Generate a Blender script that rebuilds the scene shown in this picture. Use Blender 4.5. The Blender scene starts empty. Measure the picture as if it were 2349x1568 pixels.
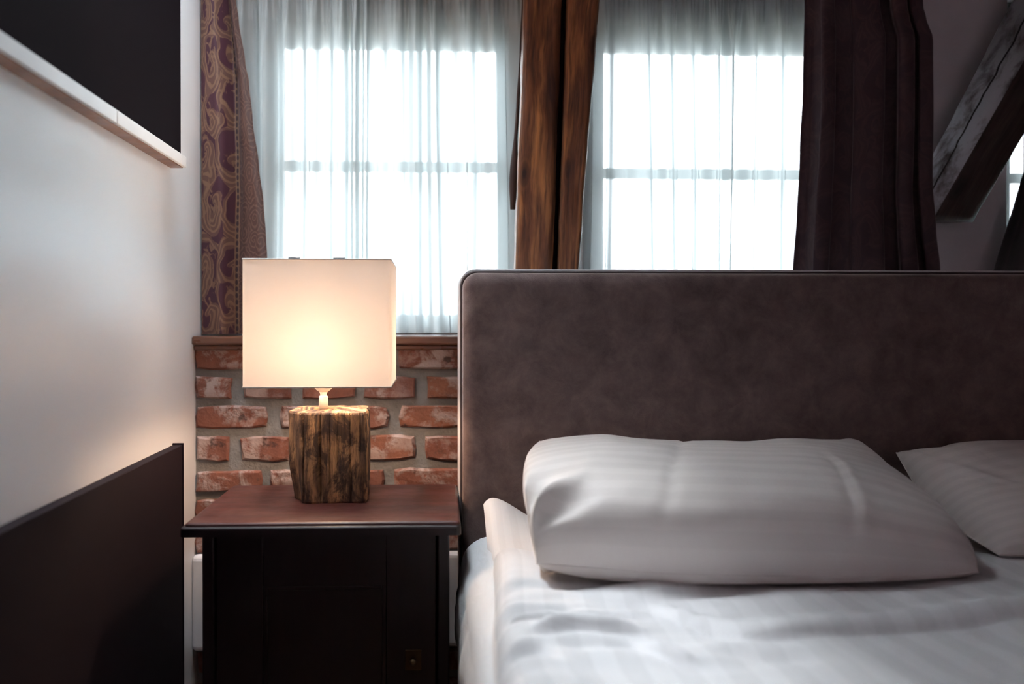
import bpy, bmesh, math, random
from mathutils import Vector, Matrix, noise

random.seed(7)
S = bpy.context.scene
COL = S.collection
W, H, FPX = 2349.0, 1568.0, 1850.0

# ------------------------------------------------------------------ camera
YAW, PITCH = math.radians(2.5), math.radians(0.4)
VPX, VPY = 988.0, 742.0
PPX, PPY = VPX + FPX*math.tan(YAW), VPY + FPX*math.tan(PITCH)
CAM = Vector((0, 0, 1.01))
cd = bpy.data.cameras.new('camera')
cam = bpy.data.objects.new('camera', cd)
COL.objects.link(cam)
cam.location = CAM
cam.rotation_euler = (math.pi/2 - PITCH, 0, -YAW)
cd.sensor_width = 36.0
cd.lens = FPX/W*36.0
cd.shift_x = (W/2 - PPX)/W
cd.shift_y = (PPY - H/2)/W
cd.clip_start = 0.02
cd.dof.use_dof = True
cd.dof.focus_distance = 1.70
cd.dof.aperture_fstop = 2.0
S.camera = cam

# ------------------------------------------------------------------ sky and exposure
wd = bpy.data.worlds.new('overcast_sky')
S.world = wd
wd.use_nodes = True
bg = wd.node_tree.nodes['Background']
# overcast sky: three times brighter overhead than at the horizon, dim ground below it
_t = wd.node_tree
def _n(typ, **kw):
    nd = _t.nodes.new('ShaderNode'+typ)
    for k, v in kw.items(): setattr(nd, k, v)
    return nd
_tc = _n('TexCoord'); _sx = _n('SeparateXYZ'); _mr = _n('ValToRGB')
_t.links.new(_tc.outputs['Generated'], _sx.inputs[0])
_ma = _n('Math', operation='MULTIPLY_ADD'); _ma.inputs[1].default_value = 0.5; _ma.inputs[2].default_value = 0.5
_t.links.new(_sx.outputs[2], _ma.inputs[0]); _t.links.new(_ma.outputs[0], _mr.inputs[0])
_cr = _mr.color_ramp
_cr.elements.new(0.5)
for _e, (_p, _c) in zip(_cr.elements, ((0.46, (0.10, 0.10, 0.09, 1)), (0.50, (0.300, 0.318, 0.333, 1)), (1.0, (0.90, 0.955, 1.0, 1)))): _e.position = _p; _e.color = _c
_t.links.new(_mr.outputs[0], bg.inputs[0])
bg.inputs[1].default_value = 62.0
# hazy high sun, coming through the added roof window over the head of the bed
sd = bpy.data.lights.new('hazy_sun', 'SUN')
sun = bpy.data.objects.new('hazy_sun', sd); COL.objects.link(sun)
sd.energy = 4.2; sd.angle = math.radians(11); sd.color = (0.96, 0.98, 1.0)
sun.rotation_euler = Vector((-0.35, 0.27, 0.93)).to_track_quat('Z', 'Y').to_euler()
S.view_settings.view_transform = 'Standard'
S.view_settings.look = 'None'
S.view_settings.gamma = 1.0
S.view_settings.exposure = 0.0
S.view_settings.use_curve_mapping = False
S.cycles.use_denoising = True
S.cycles.max_bounces = 10
S.cycles.diffuse_bounces = 6
S.cycles.glossy_bounces = 4
S.cycles.transparent_max_bounces = 24
S.cycles.transmission_bounces = 8
S.cycles.sample_clamp_indirect = 60.0
S.cycles.caustics_reflective = False
S.cycles.caustics_refractive = False

# ------------------------------------------------------------------ helpers
_F = Vector((math.sin(YAW)*math.cos(PITCH), math.cos(YAW)*math.cos(PITCH), -math.sin(PITCH)))
_R = Vector((math.cos(YAW), -math.sin(YAW), 0))
_U = _R.cross(_F)

def at(px, py, y=None, x=None, z=None):
    """point of the room on the plane y=, x= or z= that lies along a measured sight line"""
    d = _F + _R*((px-PPX)/FPX) - _U*((py-PPY)/FPX)
    if y is not None: t = y/d.y
    elif x is not None: t = x/d.x
    else: t = (z-CAM.z)/d.z
    return CAM + d*t

def lerp(a, b, t): return a + (b-a)*t
def sstep(a, b, x):
    t = max(0.0, min(1.0, (x-a)/(b-a))); return t*t*(3-2*t)
def pw(pts, x):
    """piecewise curve through (x, y) points, smooth"""
    if x <= pts[0][0]: return pts[0][1]
    for (x0, y0), (x1, y1) in zip(pts, pts[1:]):
        if x <= x1:
            t = (x-x0)/(x1-x0); t = 0.35*t + 0.65*t*t*(3-2*t)
            return y0 + (y1-y0)*t
    return pts[-1][1]
def nz(x, y=0.0, z=0.0): return noise.noise(Vector((x, y, z)))

def link(name, me, mat=None, parent=None):
    o = bpy.data.objects.new(name, me)
    COL.objects.link(o)
    if mat is not None and not me.materials: me.materials.append(mat)
    if parent is not None: o.parent = parent
    return o

def mesh(name, vs, fs, mat=None, parent=None, smooth=False, uv=None):
    me = bpy.data.meshes.new(name)
    me.from_pydata([tuple(v) for v in vs], [], fs)
    if uv is not None:
        l = me.uv_layers.new(name='UVMap')
        for lp in me.loops: l.data[lp.index].uv = uv[lp.vertex_index]
    if smooth: me.polygons.foreach_set('use_smooth', [True]*len(me.polygons))
    me.update()
    return link(name, me, mat, parent)

def grid(name, fn, nu, nv, mat=None, parent=None, uvfn=None, closed=False, smooth=True):
    vs, uv = [], []
    for j in range(nv+1):
        for i in range(nu if closed else nu+1):
            u, v = i/nu, j/nv
            vs.append(fn(u, v)); uv.append(uvfn(u, v) if uvfn else (u, v))
    n = nu if closed else nu+1
    fs = []
    for j in range(nv):
        for i in range(nu):
            a, b = j*n+i, j*n+(i+1) % n
            fs.append((a, b, b+n, a+n))
    return mesh(name, vs, fs, mat, parent, smooth, uv)

def from_bm(name, bm, mat=None, parent=None, smooth=False):
    me = bpy.data.meshes.new(name)
    bmesh.ops.recalc_face_normals(bm, faces=bm.faces[:])
    bm.to_mesh(me); bm.free()
    if smooth: me.polygons.foreach_set('use_smooth', [True]*len(me.polygons))
    return link(name, me, mat, parent)

def bm_box(lo, hi, bev=0.0, seg=2, bm=None):
    b = bmesh.new()
    r = bmesh.ops.create_cube(b, size=1.0)
    for v in b.verts:
        v.co = Vector([(lo[i]+hi[i])/2 + v.co[i]*(hi[i]-lo[i]) for i in range(3)])
    if bev > 0:
        bmesh.ops.bevel(b, geom=b.edges[:], offset=bev, segments=seg, affect='EDGES', profile=0.5)
    if bm is not None:
        me = bpy.data.meshes.new('t'); b.to_mesh(me); b.free(); bm.from_mesh(me); bpy.data.meshes.remove(me)
        return bm
    return b

def box(name, lo, hi, mat=None, parent=None, bev=0.0, seg=2):
    return from_bm(name, bm_box(lo, hi, bev, seg), mat, parent)

def tube(name, pts, r, mat=None, parent=None, n=10, closed=False):
    pts = [Vector(p) for p in pts]
    rr = r if callable(r) else (lambda t: r)
    vs, fs = [], []
    N = len(pts)
    up = None
    for i, p in enumerate(pts):
        if closed: t = pts[(i+1) % N]-pts[i-1]
        else: t = pts[min(i+1, N-1)]-pts[max(i-1, 0)]
        t.normalize()
        if up is None:
            up = Vector((0, 0, 1)) if abs(t.z) < 0.9 else Vector((0, 1, 0))
        s = t.cross(up).normalized(); up = s.cross(t).normalized()
        for k in range(n):
            a = 2*math.pi*k/n
            vs.append(p + (s*math.cos(a) + up*math.sin(a))*rr(i/(N-1)))
    for i in range(N if closed else N-1):
        for k in range(n):
            a, b = i*n+k, i*n+(k+1) % n
            c, d = ((i+1) % N)*n+(k+1) % n, ((i+1) % N)*n+k
            fs.append((a, b, c, d))
    if not closed:
        fs.append(tuple(range(n-1, -1, -1))); fs.append(tuple((N-1)*n+k for k in range(n)))
    return mesh(name, vs, fs, mat, parent, True)

def lathe(name, prof, c, mat=None, parent=None, n=32):
    vs, fs = [], []
    for r, z in prof:
        for k in range(n):
            a = 2*math.pi*k/n
            vs.append((c[0]+r*math.cos(a), c[1]+r*math.sin(a), c[2]+z))
    for i in range(len(prof)-1):
        for k in range(n):
            a, b = i*n+k, i*n+(k+1) % n
            fs.append((a, b, b+n, a+n))
    fs.append(tuple(range(n-1, -1, -1))); fs.append(tuple((len(prof)-1)*n+k for k in range(n)))
    return mesh(name, vs, fs, mat, parent, True)

def beam(name, secs, mat, parent=None, n_side=8, rough=0.003, seed=0.0, nl=60, uo=0.0):
    """timber: 4-corner section interpolated along a list of stations, with hewn unevenness; UV v runs along the grain"""
    vs, fs, uv = [], [], []
    L = (Vector(secs[-1][0])-Vector(secs[0][0])).length
    per = n_side*4
    for j in range(nl+1):
        t = j/nl*(len(secs)-1); k = min(int(t), len(secs)-2); f = t-k
        q = [Vector(secs[k][m]).lerp(Vector(secs[k+1][m]), f) for m in range(4)]
        c = (q[0]+q[1]+q[2]+q[3])/4
        for m in range(4):
            for s in range(n_side):
                w = s/n_side
                p = q[m].lerp(q[(m+1) % 4], w)
                e = (1-abs(2*w-1))
                rnd = (1-min(1, e*4))**2*0.10 if True else 0
                d = (p-c)
                p = c + d*(1-rnd)
                dn = d.normalized()
                p = p + dn*rough*(nz(p.x*14+seed, p.y*14, p.z*5)+0.7*nz(p.x*40+seed, p.y*40, p.z*14)+0.3*nz(p.x*90, p.y*90+seed, p.z*60))
                vs.append(p); uv.append(((m+w)*0.1+uo, j/nl*L+uo*1.7))
    for j in range(nl):
        for k in range(per):
            a, b = j*per+k, j*per+(k+1) % per
            fs.append((a, b, b+per, a+per))
    fs.append(tuple(range(per-1, -1, -1))); fs.append(tuple(nl*per+k for k in range(per)))
    return mesh(name, vs, fs, mat, parent, True, uv)

def thing(name, label, cat, loc=(0, 0, 0), rz=0.0, group=None):
    o = bpy.data.objects.new(name, None); COL.objects.link(o)
    o.location = loc; o.rotation_euler = (0, 0, rz)
    o['label'] = label; o['category'] = cat
    if group: o['group'] = group
    return o

def tag(o, label, cat, group=None):
    o['label'] = label; o['category'] = cat
    if group: o['group'] = group
    return o

def struct(o): o['kind'] = 'structure'; return o

# ------------------------------------------------------------------ materials
class M:
    def __init__(s, name):
        s.m = bpy.data.materials.new(name); s.m.use_nodes = True
        s.t = s.m.node_tree
        s.b = s.t.nodes['Principled BSDF']; s.out = s.t.nodes['Material Output']
    def n(s, typ, ins=None, **kw):
        nd = s.t.nodes.new('ShaderNode'+typ)
        for k, v in kw.items(): setattr(nd, k, v)
        for k, v in (ins or {}).items(): s.set(nd.inputs[k], v)
        return nd
    def set(s, sock, v):
        if isinstance(v, bpy.types.NodeSocket): s.t.links.new(v, sock)
        elif isinstance(v, bpy.types.Node): s.t.links.new(v.outputs[0], sock)
        elif isinstance(v, tuple) and len(v) == 3 and sock.type == 'RGBA': sock.default_value = (*v, 1)
        else: sock.default_value = v
    def p(s, **kw):
        for k, v in kw.items(): s.set(s.b.inputs[k.replace('_', ' ')], v)
        return s
    def math(s, op, a, b=0.0, c=0.0, clamp=False):
        nd = s.n('Math', operation=op, use_clamp=clamp)
        for i, v in enumerate((a, b, c)): s.set(nd.inputs[i], v)
        return nd.outputs[0]
    def mix(s, f, a, b):
        nd = s.n('Mix', data_type='RGBA')
        s.set(nd.inputs[0], f); s.set(nd.inputs[6], a); s.set(nd.inputs[7], b)
        return nd.outputs[2]
    def ramp(s, f, stops, interp='LINEAR'):
        nd = s.n('ValToRGB', {0: f}); r = nd.color_ramp; r.interpolation = interp
        while len(r.elements) < len(stops): r.elements.new(0.5)
        for e, (p, c) in zip(r.elements, stops):
            e.position = p; e.color = (*c, 1) if isinstance(c, tuple) else (c, c, c, 1)
        return nd.outputs[0]
    def coords(s, kind='Object', scale=(1, 1, 1), rot=(0, 0, 0), loc=(0, 0, 0)):
        tc = s.n('TexCoord')
        mp = s.n('Mapping', {'Vector': tc.outputs[kind], 'Scale': scale, 'Rotation': rot, 'Location': loc})
        return mp.outputs[0]
    def noise(s, vec, scale, detail=4.0, rough=0.55, dist=0.0, col=False):
        nd = s.n('TexNoise', {'Vector': vec, 'Scale': scale, 'Detail': detail, 'Roughness': rough, 'Distortion': dist})
        return nd.outputs[1 if col else 0]
    def bump(s, h, strength=0.3, dist=0.005, normal=None):
        ins = {'Height': h, 'Strength': strength, 'Distance': dist}
        if normal is not None: ins['Normal'] = normal
        return s.n('Bump', ins).outputs[0]

def plain(name, col, rough=0.5, bump=0.0, bscale=200.0, **kw):
    m = M(name); m.p(Base_Color=col, Roughness=rough, **kw)
    v = m.coords('Object')
    c = m.noise(v, 9.0, 3)
    m.p(Base_Color=m.mix(c, tuple(x*0.88 for x in col), tuple(min(1, x*1.10) for x in col)))
    if bump: m.p(Normal=m.bump(m.noise(v, bscale, 3), bump, 0.002))
    return m.m

def wall_paint():
    m = M('painted_plaster'); v = m.coords('Object')
    m.p(Base_Color=m.mix(m.noise(v, 3.0, 3), (0.84, 0.865, 0.90), (0.88, 0.905, 0.94)), Roughness=0.34, Specular_IOR_Level=0.85)
    m.p(Normal=m.bump(m.noise(v, 90.0, 3), 0.12, 0.002))
    return m.m

def brick_mat():
    m = M('old_brick'); v = m.coords('Object')
    oi = m.n('ObjectInfo'); rnd = oi.outputs['Random']
    vv = m.n('VectorMath', {0: v, 1: rnd}, operation='ADD').outputs[0]
    base = m.ramp(rnd, [(0.0, (0.14, 0.046, 0.036)), (0.35, (0.19, 0.058, 0.038)), (0.6, (0.12, 0.050, 0.045)), (0.8, (0.25, 0.090, 0.048)), (1.0, (0.17, 0.056, 0.045))])
    base = m.mix(m.noise(vv, 35.0, 5, 0.65), m.mix(0.55, base, (0.05, 0.02, 0.018)), m.mix(0.25, base, (0.6, 0.25, 0.14)))
    chalk = m.ramp(m.noise(vv, 17.0, 6, 0.68, 0.4), [(0.47, 0.0), (0.58, 1.0)])
    chalk = m.math('MULTIPLY', chalk, m.ramp(m.noise(vv, 7.0, 2), [(0.36, 0.15), (0.56, 1.0)]))
    base = m.mix(m.math('MULTIPLY', chalk, 0.72), base, (0.46, 0.39, 0.37))
    dark = m.ramp(m.noise(vv, 26.0, 4, 0.6), [(0.30, 1.0), (0.38, 0.0)])
    base = m.mix(m.math('MULTIPLY', dark, 0.8), base, (0.05, 0.025, 0.022))
    m.p(Base_Color=base, Roughness=0.85)
    h = m.math('ADD', m.noise(vv, 60.0, 6, 0.65), m.math('MULTIPLY', chalk, 0.35))
    m.p(Normal=m.bump(h, 0.7, 0.006))
    return m.m

def mortar_mat():
    m = M('lime_mortar'); v = m.coords('Object')
    m.p(Base_Color=m.mix(m.noise(v, 24.0, 5), (0.16, 0.16, 0.16), (0.30, 0.295, 0.295)), Roughness=0.95)
    m.p(Normal=m.bump(m.noise(v, 70.0, 6, 0.7), 0.8, 0.008))
    return m.m

def timber(name, dark, mid, light, rough=0.5, patch=0.5, coat=0.0, bumps=0.5):
    """stained timber, UV: u around (m), v along the grain (m)"""
    m = M(name)
    uvc = m.n('TexCoord').outputs['UV']
    warp = m.noise(m.n('Mapping', {'Vector': uvc, 'Scale': (6, 4, 1)}).outputs[0], 1.0, 3, 0.5, 0, True)
    w2 = m.n('VectorMath', {0: warp, 1: (0.03, 0.05, 0)}, operation='MULTIPLY').outputs[0]
    vec = m.n('VectorMath', {0: uvc, 1: w2}, operation='ADD').outputs[0]
    g = m.noise(m.n('Mapping', {'Vector': vec, 'Scale': (95, 5, 1)}).outputs[0], 1.0, 6, 0.6)
    g2 = m.noise(m.n('Mapping', {'Vector': vec, 'Scale': (22, 2.4, 1)}).outputs[0], 1.0, 4, 0.55, 0.6)
    vo = m.n('TexVoronoi', {'Vector': m.n('Mapping', {'Vector': vec, 'Scale': (12, 4.2, 1), 'Location': (0.37, 0.61, 0)}).outputs[0], 'Scale': 1.0, 'Randomness': 1.0})
    knot = m.ramp(vo.outputs['Distance'], [(0.05, 1.0), (0.20, 0.0)])
    rings = m.math('SINE', m.math('MULTIPLY', vo.outputs['Distance'], 55.0))
    knotr = m.math('MULTIPLY', m.ramp(vo.outputs['Distance'], [(0.0, 1.0), (0.34, 0.0)]), m.math('MULTIPLY_ADD', rings, 0.5, 0.5))
    c = m.ramp(g2, [(0.28, dark), (0.50, mid), (0.72, light)])
    c = m.mix(m.ramp(g, [(0.35, 0.75), (0.55, 0.0)]), c, dark)
    c = m.mix(m.math('MULTIPLY', knotr, 0.5), c, tuple(x*0.5 for x in dark))
    c = m.mix(knot, c, tuple(x*0.5 for x in dark))
    m.p(Base_Color=c, Roughness=rough, Coat_Weight=coat, Coat_Roughness=0.25)
    m.p(Normal=m.bump(m.math('ADD', m.math('MULTIPLY', g, 0.8), m.math('MULTIPLY', g2, 0.6)), bumps, 0.004))
    return m.m

def painted_lit_side(mat):
    """daylight painted as pale patches, and one drying crack, on the first face of a beam (u 0..0.1 across it)"""
    m = M.__new__(M); m.m = mat; m.t = mat.node_tree; m.b = m.t.nodes['Principled BSDF']; m.out = m.t.nodes['Material Output']
    uvc = m.n('TexCoord').outputs['UV']; sp = m.n('SeparateXYZ', {0: uvc})
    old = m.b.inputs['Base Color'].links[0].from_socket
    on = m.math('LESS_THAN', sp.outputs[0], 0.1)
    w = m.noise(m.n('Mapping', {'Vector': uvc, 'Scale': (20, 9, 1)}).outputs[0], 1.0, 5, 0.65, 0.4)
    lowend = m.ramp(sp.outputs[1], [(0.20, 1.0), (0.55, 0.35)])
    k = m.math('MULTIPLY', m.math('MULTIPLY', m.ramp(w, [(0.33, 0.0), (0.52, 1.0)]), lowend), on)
    c = m.mix(k, old, (0.78, 0.84, 0.90))  # pale blue-white stands in for daylight falling on this face
    wob = m.math('MULTIPLY_ADD', m.noise(m.n('Mapping', {'Vector': uvc, 'Scale': (1, 9, 1)}).outputs[0], 1.0, 3), 0.02, 0.045)
    cr = m.math('MULTIPLY', m.math('LESS_THAN', m.math('ABSOLUTE', m.math('SUBTRACT', sp.outputs[0], wob)), 0.0022), on)
    m.p(Base_Color=m.mix(cr, c, (0.008, 0.006, 0.006)))
    return mat

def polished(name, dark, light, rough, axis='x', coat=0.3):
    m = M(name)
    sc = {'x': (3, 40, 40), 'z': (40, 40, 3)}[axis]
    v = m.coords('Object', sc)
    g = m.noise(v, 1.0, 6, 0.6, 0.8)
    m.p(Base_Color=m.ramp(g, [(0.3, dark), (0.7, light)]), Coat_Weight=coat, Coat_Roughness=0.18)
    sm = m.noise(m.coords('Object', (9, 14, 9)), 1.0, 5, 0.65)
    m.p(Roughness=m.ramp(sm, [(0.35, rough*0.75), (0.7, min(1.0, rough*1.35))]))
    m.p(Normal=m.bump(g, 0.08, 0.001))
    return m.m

def weathered():
    """grey-brown split log for the lamp base, UV: u around (m), v up (m)"""
    m = M('weathered_oak')
    uvc = m.n('TexCoord').outputs['UV']
    warp = m.n('VectorMath', {0: m.noise(uvc, 14.0, 3, 0.5, 0, True), 1: (0.012, 0.02, 0)}, operation='MULTIPLY').outputs[0]
    vec = m.n('VectorMath', {0: uvc, 1: warp}, operation='ADD').outputs[0]
    f = m.noise(m.n('Mapping', {'Vector': vec, 'Scale': (300, 14, 1)}).outputs[0], 1.0, 5, 0.65)
    b = m.noise(m.n('Mapping', {'Vector': vec, 'Scale': (42, 7, 1)}).outputs[0], 1.0, 5, 0.6, 0.3)
    p = m.noise(m.n('Mapping', {'Vector': vec, 'Scale': (24, 14, 1)}).outputs[0], 1.0, 5, 0.7, 0.5)
    c = m.ramp(b, [(0.30, (0.024, 0.014, 0.013)), (0.45, (0.20, 0.120, 0.075)), (0.62, (0.66, 0.39, 0.19))])
    c = m.mix(m.ramp(f, [(0.36, 0.6), (0.50, 0.0)]), c, (0.03, 0.018, 0.014))
    c = m.mix(m.ramp(p, [(0.46, 0.0), (0.56, 0.85)]), c, (0.040, 0.025, 0.024))
    m.p(Base_Color=c, Roughness=0.85)
    m.p(Normal=m.bump(m.math('ADD', f, m.math('MULTIPLY', b, 1.5)), 0.9, 0.004))
    return m.m

def velvet():
    m = M('mottled_velvet'); v = m.coords('Object')
    a = m.noise(v, 16.0, 6, 0.72, 0.3)
    b = m.noise(v, 3.2, 3, 0.5)
    w = m.noise(v, 420.0, 2)
    k = m.math('ADD', m.math('MULTIPLY', a, 0.7), m.math('MULTIPLY', b, 0.3))
    c = m.ramp(k, [(0.34, (0.105, 0.068, 0.066)), (0.52, (0.185, 0.128, 0.122)), (0.68, (0.26, 0.19, 0.172))])
    m.p(Base_Color=c, Roughness=0.9, Sheen_Weight=0.6, Sheen_Roughness=0.4, Sheen_Tint=(0.9, 0.75, 0.68))
    # one pressed crease running up to the right across the middle of the board
    sp = m.n('SeparateXYZ', {0: v})
    dx = m.math('SUBTRACT', sp.outputs[0], 0.590); dz = m.math('SUBTRACT', sp.outputs[2], 0.845)
    ul = m.math('ADD', m.math('MULTIPLY', dx, 0.86), m.math('MULTIPLY', dz, 0.51))
    vl = m.math('ADD', m.math('MULTIPLY', dx, -0.51), m.math('MULTIPLY', dz, 0.86))
    vl = m.math('ADD', vl, m.math('MULTIPLY', m.math('MULTIPLY', ul, ul), 1.2))
    cr = m.math('MULTIPLY', m.ramp(m.math('ABSOLUTE', vl), [(0.0, 1.0), (0.007, 0.0)]), m.ramp(m.math('ABSOLUTE', ul), [(0.05, 1.0), (0.085, 0.0)]))
    h = m.math('SUBTRACT', m.math('ADD', w, m.math('MULTIPLY', a, 0.6)), m.math('MULTIPLY', cr, 1.6))
    m.p(Normal=m.bump(h, 0.25, 0.003))
    return m.m

def linen(name, col, period=0.05, duty=0.5, axis=0, contrast=0.86, rough=0.75):
    """satin-striped cotton, UV in metres"""
    m = M(name)
    uvc = m.n('TexCoord').outputs['UV']
    sp = m.n('SeparateXYZ', {0: uvc})
    k = m.math('FRACT', m.math('DIVIDE', sp.outputs[axis], period))
    tri = m.math('ABSOLUTE', m.math('SUBTRACT', k, 0.5))
    st = m.ramp(tri, [(0.25*2*duty-0.03, 1.0), (0.25*2*duty+0.03, 0.0)])
    m.p(Base_Color=m.mix(st, col, tuple(x*contrast for x in col)))
    m.p(Roughness=m.ramp(st, [(0, rough*0.72), (1, rough)]), Sheen_Weight=0.12)
    weave = m.noise(uvc, 900.0, 2)
    soft = m.noise(uvc, 22.0, 4, 0.5, 0.6)
    m.p(Normal=m.bump(m.math('ADD', m.math('MULTIPLY', weave, 0.12), soft), 0.28, 0.006))
    return m.m

def sheer():
    m = M('sheer_voile')
    uvc = m.n('TexCoord').outputs['UV']
    lw = m.n('LayerWeight', {'Blend': 0.5}).outputs['Facing']
    face = m.math('SUBTRACT', 1.0, lw)                 # 1 when seen square on
    # thread cover seen along the cloth: open area shrinks with the slant
    op = m.math('POWER', 0.165, m.math('DIVIDE', 1.0, m.math('MAXIMUM', face, 0.06)))
    hem = m.ramp(m.n('SeparateXYZ', {0: uvc}).outputs[1], [(0.0, 0.25), (0.885, 0.25), (0.895, 0.85)])
    vth = m.noise(m.n('Mapping', {'Vector': uvc, 'Scale': (300, 40, 1)}).outputs[0], 1.0, 3)
    op = m.math('MULTIPLY', op, m.math('SUBTRACT', 1.15, hem))
    op = m.math('MULTIPLY', op, m.math('MULTIPLY_ADD', vth, 0.3, 0.85), clamp=True)
    tr = m.n('BsdfTransparent', {'Color': (0.98, 1.0, 1.0)})
    tl = m.n('BsdfTranslucent', {'Color': (0.26, 0.29, 0.295)})
    df = m.n('BsdfDiffuse', {'Color': (0.72, 0.75, 0.75)})
    cl = m.n('MixShader', {0: 0.45, 1: tl.outputs[0], 2: df.outputs[0]})
    mx = m.n('MixShader', {0: op, 1: cl.outputs[0], 2: tr.outputs[0]})
    m.t.links.new(mx.outputs[0], m.out.inputs[0])
    return m.m

def glass():
    m = M('window_glass')
    fr = m.n('Fresnel', {'IOR': 1.45})
    tr = m.n('BsdfTransparent', {'Color': (0.97, 0.99, 1.0)})
    gl = m.n('BsdfGlossy', {'Roughness': 0.02})
    mx = m.n('MixShader', {0: fr.outputs[0], 1: tr.outputs[0], 2: gl.outputs[0]})
    m.t.links.new(mx.outputs[0], m.out.inputs[0])
    return m.m

def damask(name, ground, motif, tone_a, tone_b, border_u, sheen=0.25):
    """woven scroll pattern; UV in metres: u across the cloth, v upwards. Large scrolls left of the border, small spirals right"""
    m = M(name)
    uvc = m.n('TexCoord').outputs['UV']
    sp = m.n('SeparateXYZ', {0: uvc}); u, v = sp.outputs[0], sp.outputs[1]
    def spiral(scale, lines, twist, seed, warp, ws=9.0):
        w = m.n('VectorMath', {0: m.noise(uvc, ws, 2, 0.5, 0, True), 1: (warp, warp, 0)}, operation='MULTIPLY').outputs[0]
        pv = m.n('VectorMath', {0: uvc, 1: w}, operation='ADD').outputs[0]
        pv = m.n('Mapping', {'Vector': pv, 'Scale': (scale, scale*0.8, 1), 'Location': (seed, seed*1.7, 0)}).outputs[0]
        vo = m.n('TexVoronoi', {'Vector': pv, 'Scale': 1.0, 'Randomness': 0.75}, voronoi_dimensions='2D')
        d = m.n('VectorMath', {0: pv, 1: vo.outputs['Position']}, operation='SUBTRACT').outputs[0]
        ds = m.n('SeparateXYZ', {0: d})
        th = m.math('ARCTAN2', ds.outputs[1], ds.outputs[0])
        r = vo.outputs['Distance']
        s = m.math('SINE', m.math('ADD', m.math('MULTIPLY', r, lines), m.math('MULTIPLY', th, twist)))
        return s, r, th
    # large scrolls
    s1, r1, th1 = spiral(10.0, 8.0, 1.0, 3.3, 0.10)
    s1b, _, _ = spiral(10.0, 46.0, 3.0, 3.3, 0.10)
    body = m.ramp(m.math('ADD', s1, 0.45), [(-0.0, 0.0), (0.06, 1.0)])
    inner = m.ramp(s1b, [(0.1, 0.40), (0.5, 1.0)])
    s2, r2, _ = spiral(26.0, 9.0, 1.0, 8.1, 0.05, 20.0)
    curl = m.math('MULTIPLY', m.ramp(s2, [(0.62, 0.0), (0.7, 0.8)]), m.ramp(m.noise(uvc, 12.0, 1), [(0.5, 0.0), (0.54, 1.0)]))
    big = m.math('MAXIMUM', m.math('MULTIPLY', body, inner), curl)
    cL = m.mix(big, ground, motif)
    # small spirals
    s3, r3, _ = spiral(19.0, 34.0, 1.0, 5.7, 0.03, 30.0)
    fine = m.ramp(s3, [(0.3, 0.0), (0.7, 1.0)])
    cR = m.mix(fine, tone_b, tone_a)
    isR = m.math('GREATER_THAN', u, border_u)
    c = m.mix(isR, cL, cR)
    # beaded border
    du = m.math('SUBTRACT', u, border_u)
    band = m.math('LESS_THAN', m.math('ABSOLUTE', du), 0.0085)
    line = m.math('GREATER_THAN', m.math('ABSOLUTE', du), 0.0058)
    fv = m.math('SUBTRACT', m.math('FRACT', m.math('DIVIDE', v, 0.0165)), 0.5)
    rr = m.math('ADD', m.math('POWER', m.math('DIVIDE', du, 0.005), 2.0), m.math('POWER', m.math('DIVIDE', fv, 0.40), 2.0))
    bead = m.math('LESS_THAN', rr, 1.0)
    cb = m.mix(line, m.mix(bead, tuple(x*0.7 for x in motif), tuple(x*0.45 for x in ground)), motif)
    c = m.mix(band, c, cb)
    m.p(Base_Color=c, Roughness=0.7, Sheen_Weight=sheen, Sheen_Roughness=0.35, Sheen_Tint=(0.8, 0.62, 0.65))
    m.p(Normal=m.bump(m.math('ADD', m.noise(uvc, 700.0, 2), m.math('MULTIPLY', fine, 0.3)), 0.2, 0.001))
    return m.m

def shade_mat():
    m = M('lampshade_cotton'); v = m.coords('Object')
    wv = m.noise(m.n('Mapping', {'Vector': v, 'Scale': (30, 30, 600)}).outputs[0], 1.0, 3)
    tl = m.n('BsdfTranslucent', {'Color': m.mix(wv, (0.56, 0.52, 0.485), (0.60, 0.565, 0.535))})
    df = m.n('BsdfDiffuse', {'Color': (0.90, 0.88, 0.86)})
    mx = m.n('MixShader', {0: 0.78, 1: tl.outputs[0], 2: df.outputs[0]})
    m.t.links.new(mx.outputs[0], m.out.inputs[0])
    return m.m

def emissive(name, col, st):
    m = M(name); m.p(Base_Color=(0.9, 0.9, 0.9), Emission_Color=col, Emission_Strength=st)
    return m.m

def blind_mat(name, c):
    m = M(name)
    tl = m.n('BsdfTranslucent', {'Color': c}); df = m.n('BsdfDiffuse', {'Color': c})
    mx = m.n('MixShader', {0: 0.4, 1: tl.outputs[0], 2: df.outputs[0]})
    m.t.links.new(mx.outputs[0], m.out.inputs[0])
    return m.m
BLINDM = blind_mat('added_rose_blind', (0.19, 0.130, 0.140))  # cloth of the added rear blind, tints the fill light
WALL = wall_paint()
BRICK, MORTAR = brick_mat(), mortar_mat()
WHITE = plain('white_gloss_paint', (0.78, 0.79, 0.80), 0.35)
PIER = plain('matt_wall_paint', (0.76, 0.72, 0.74), 0.8, 0.1)
POST = timber('brown_stained_timber', (0.06, 0.022, 0.015), (0.27, 0.10, 0.042), (0.66, 0.27, 0.09), 0.42, coat=0.15)
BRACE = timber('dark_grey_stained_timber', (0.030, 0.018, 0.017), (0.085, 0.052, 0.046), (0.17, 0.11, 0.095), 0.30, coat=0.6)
BRACE2 = timber('near_black_timber', (0.012, 0.008, 0.010), (0.022, 0.014, 0.016), (0.040, 0.026, 0.026), 0.5)
SILLW = polished('sill_wood', (0.07, 0.025, 0.014), (0.16, 0.065, 0.035), 0.30)
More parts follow.
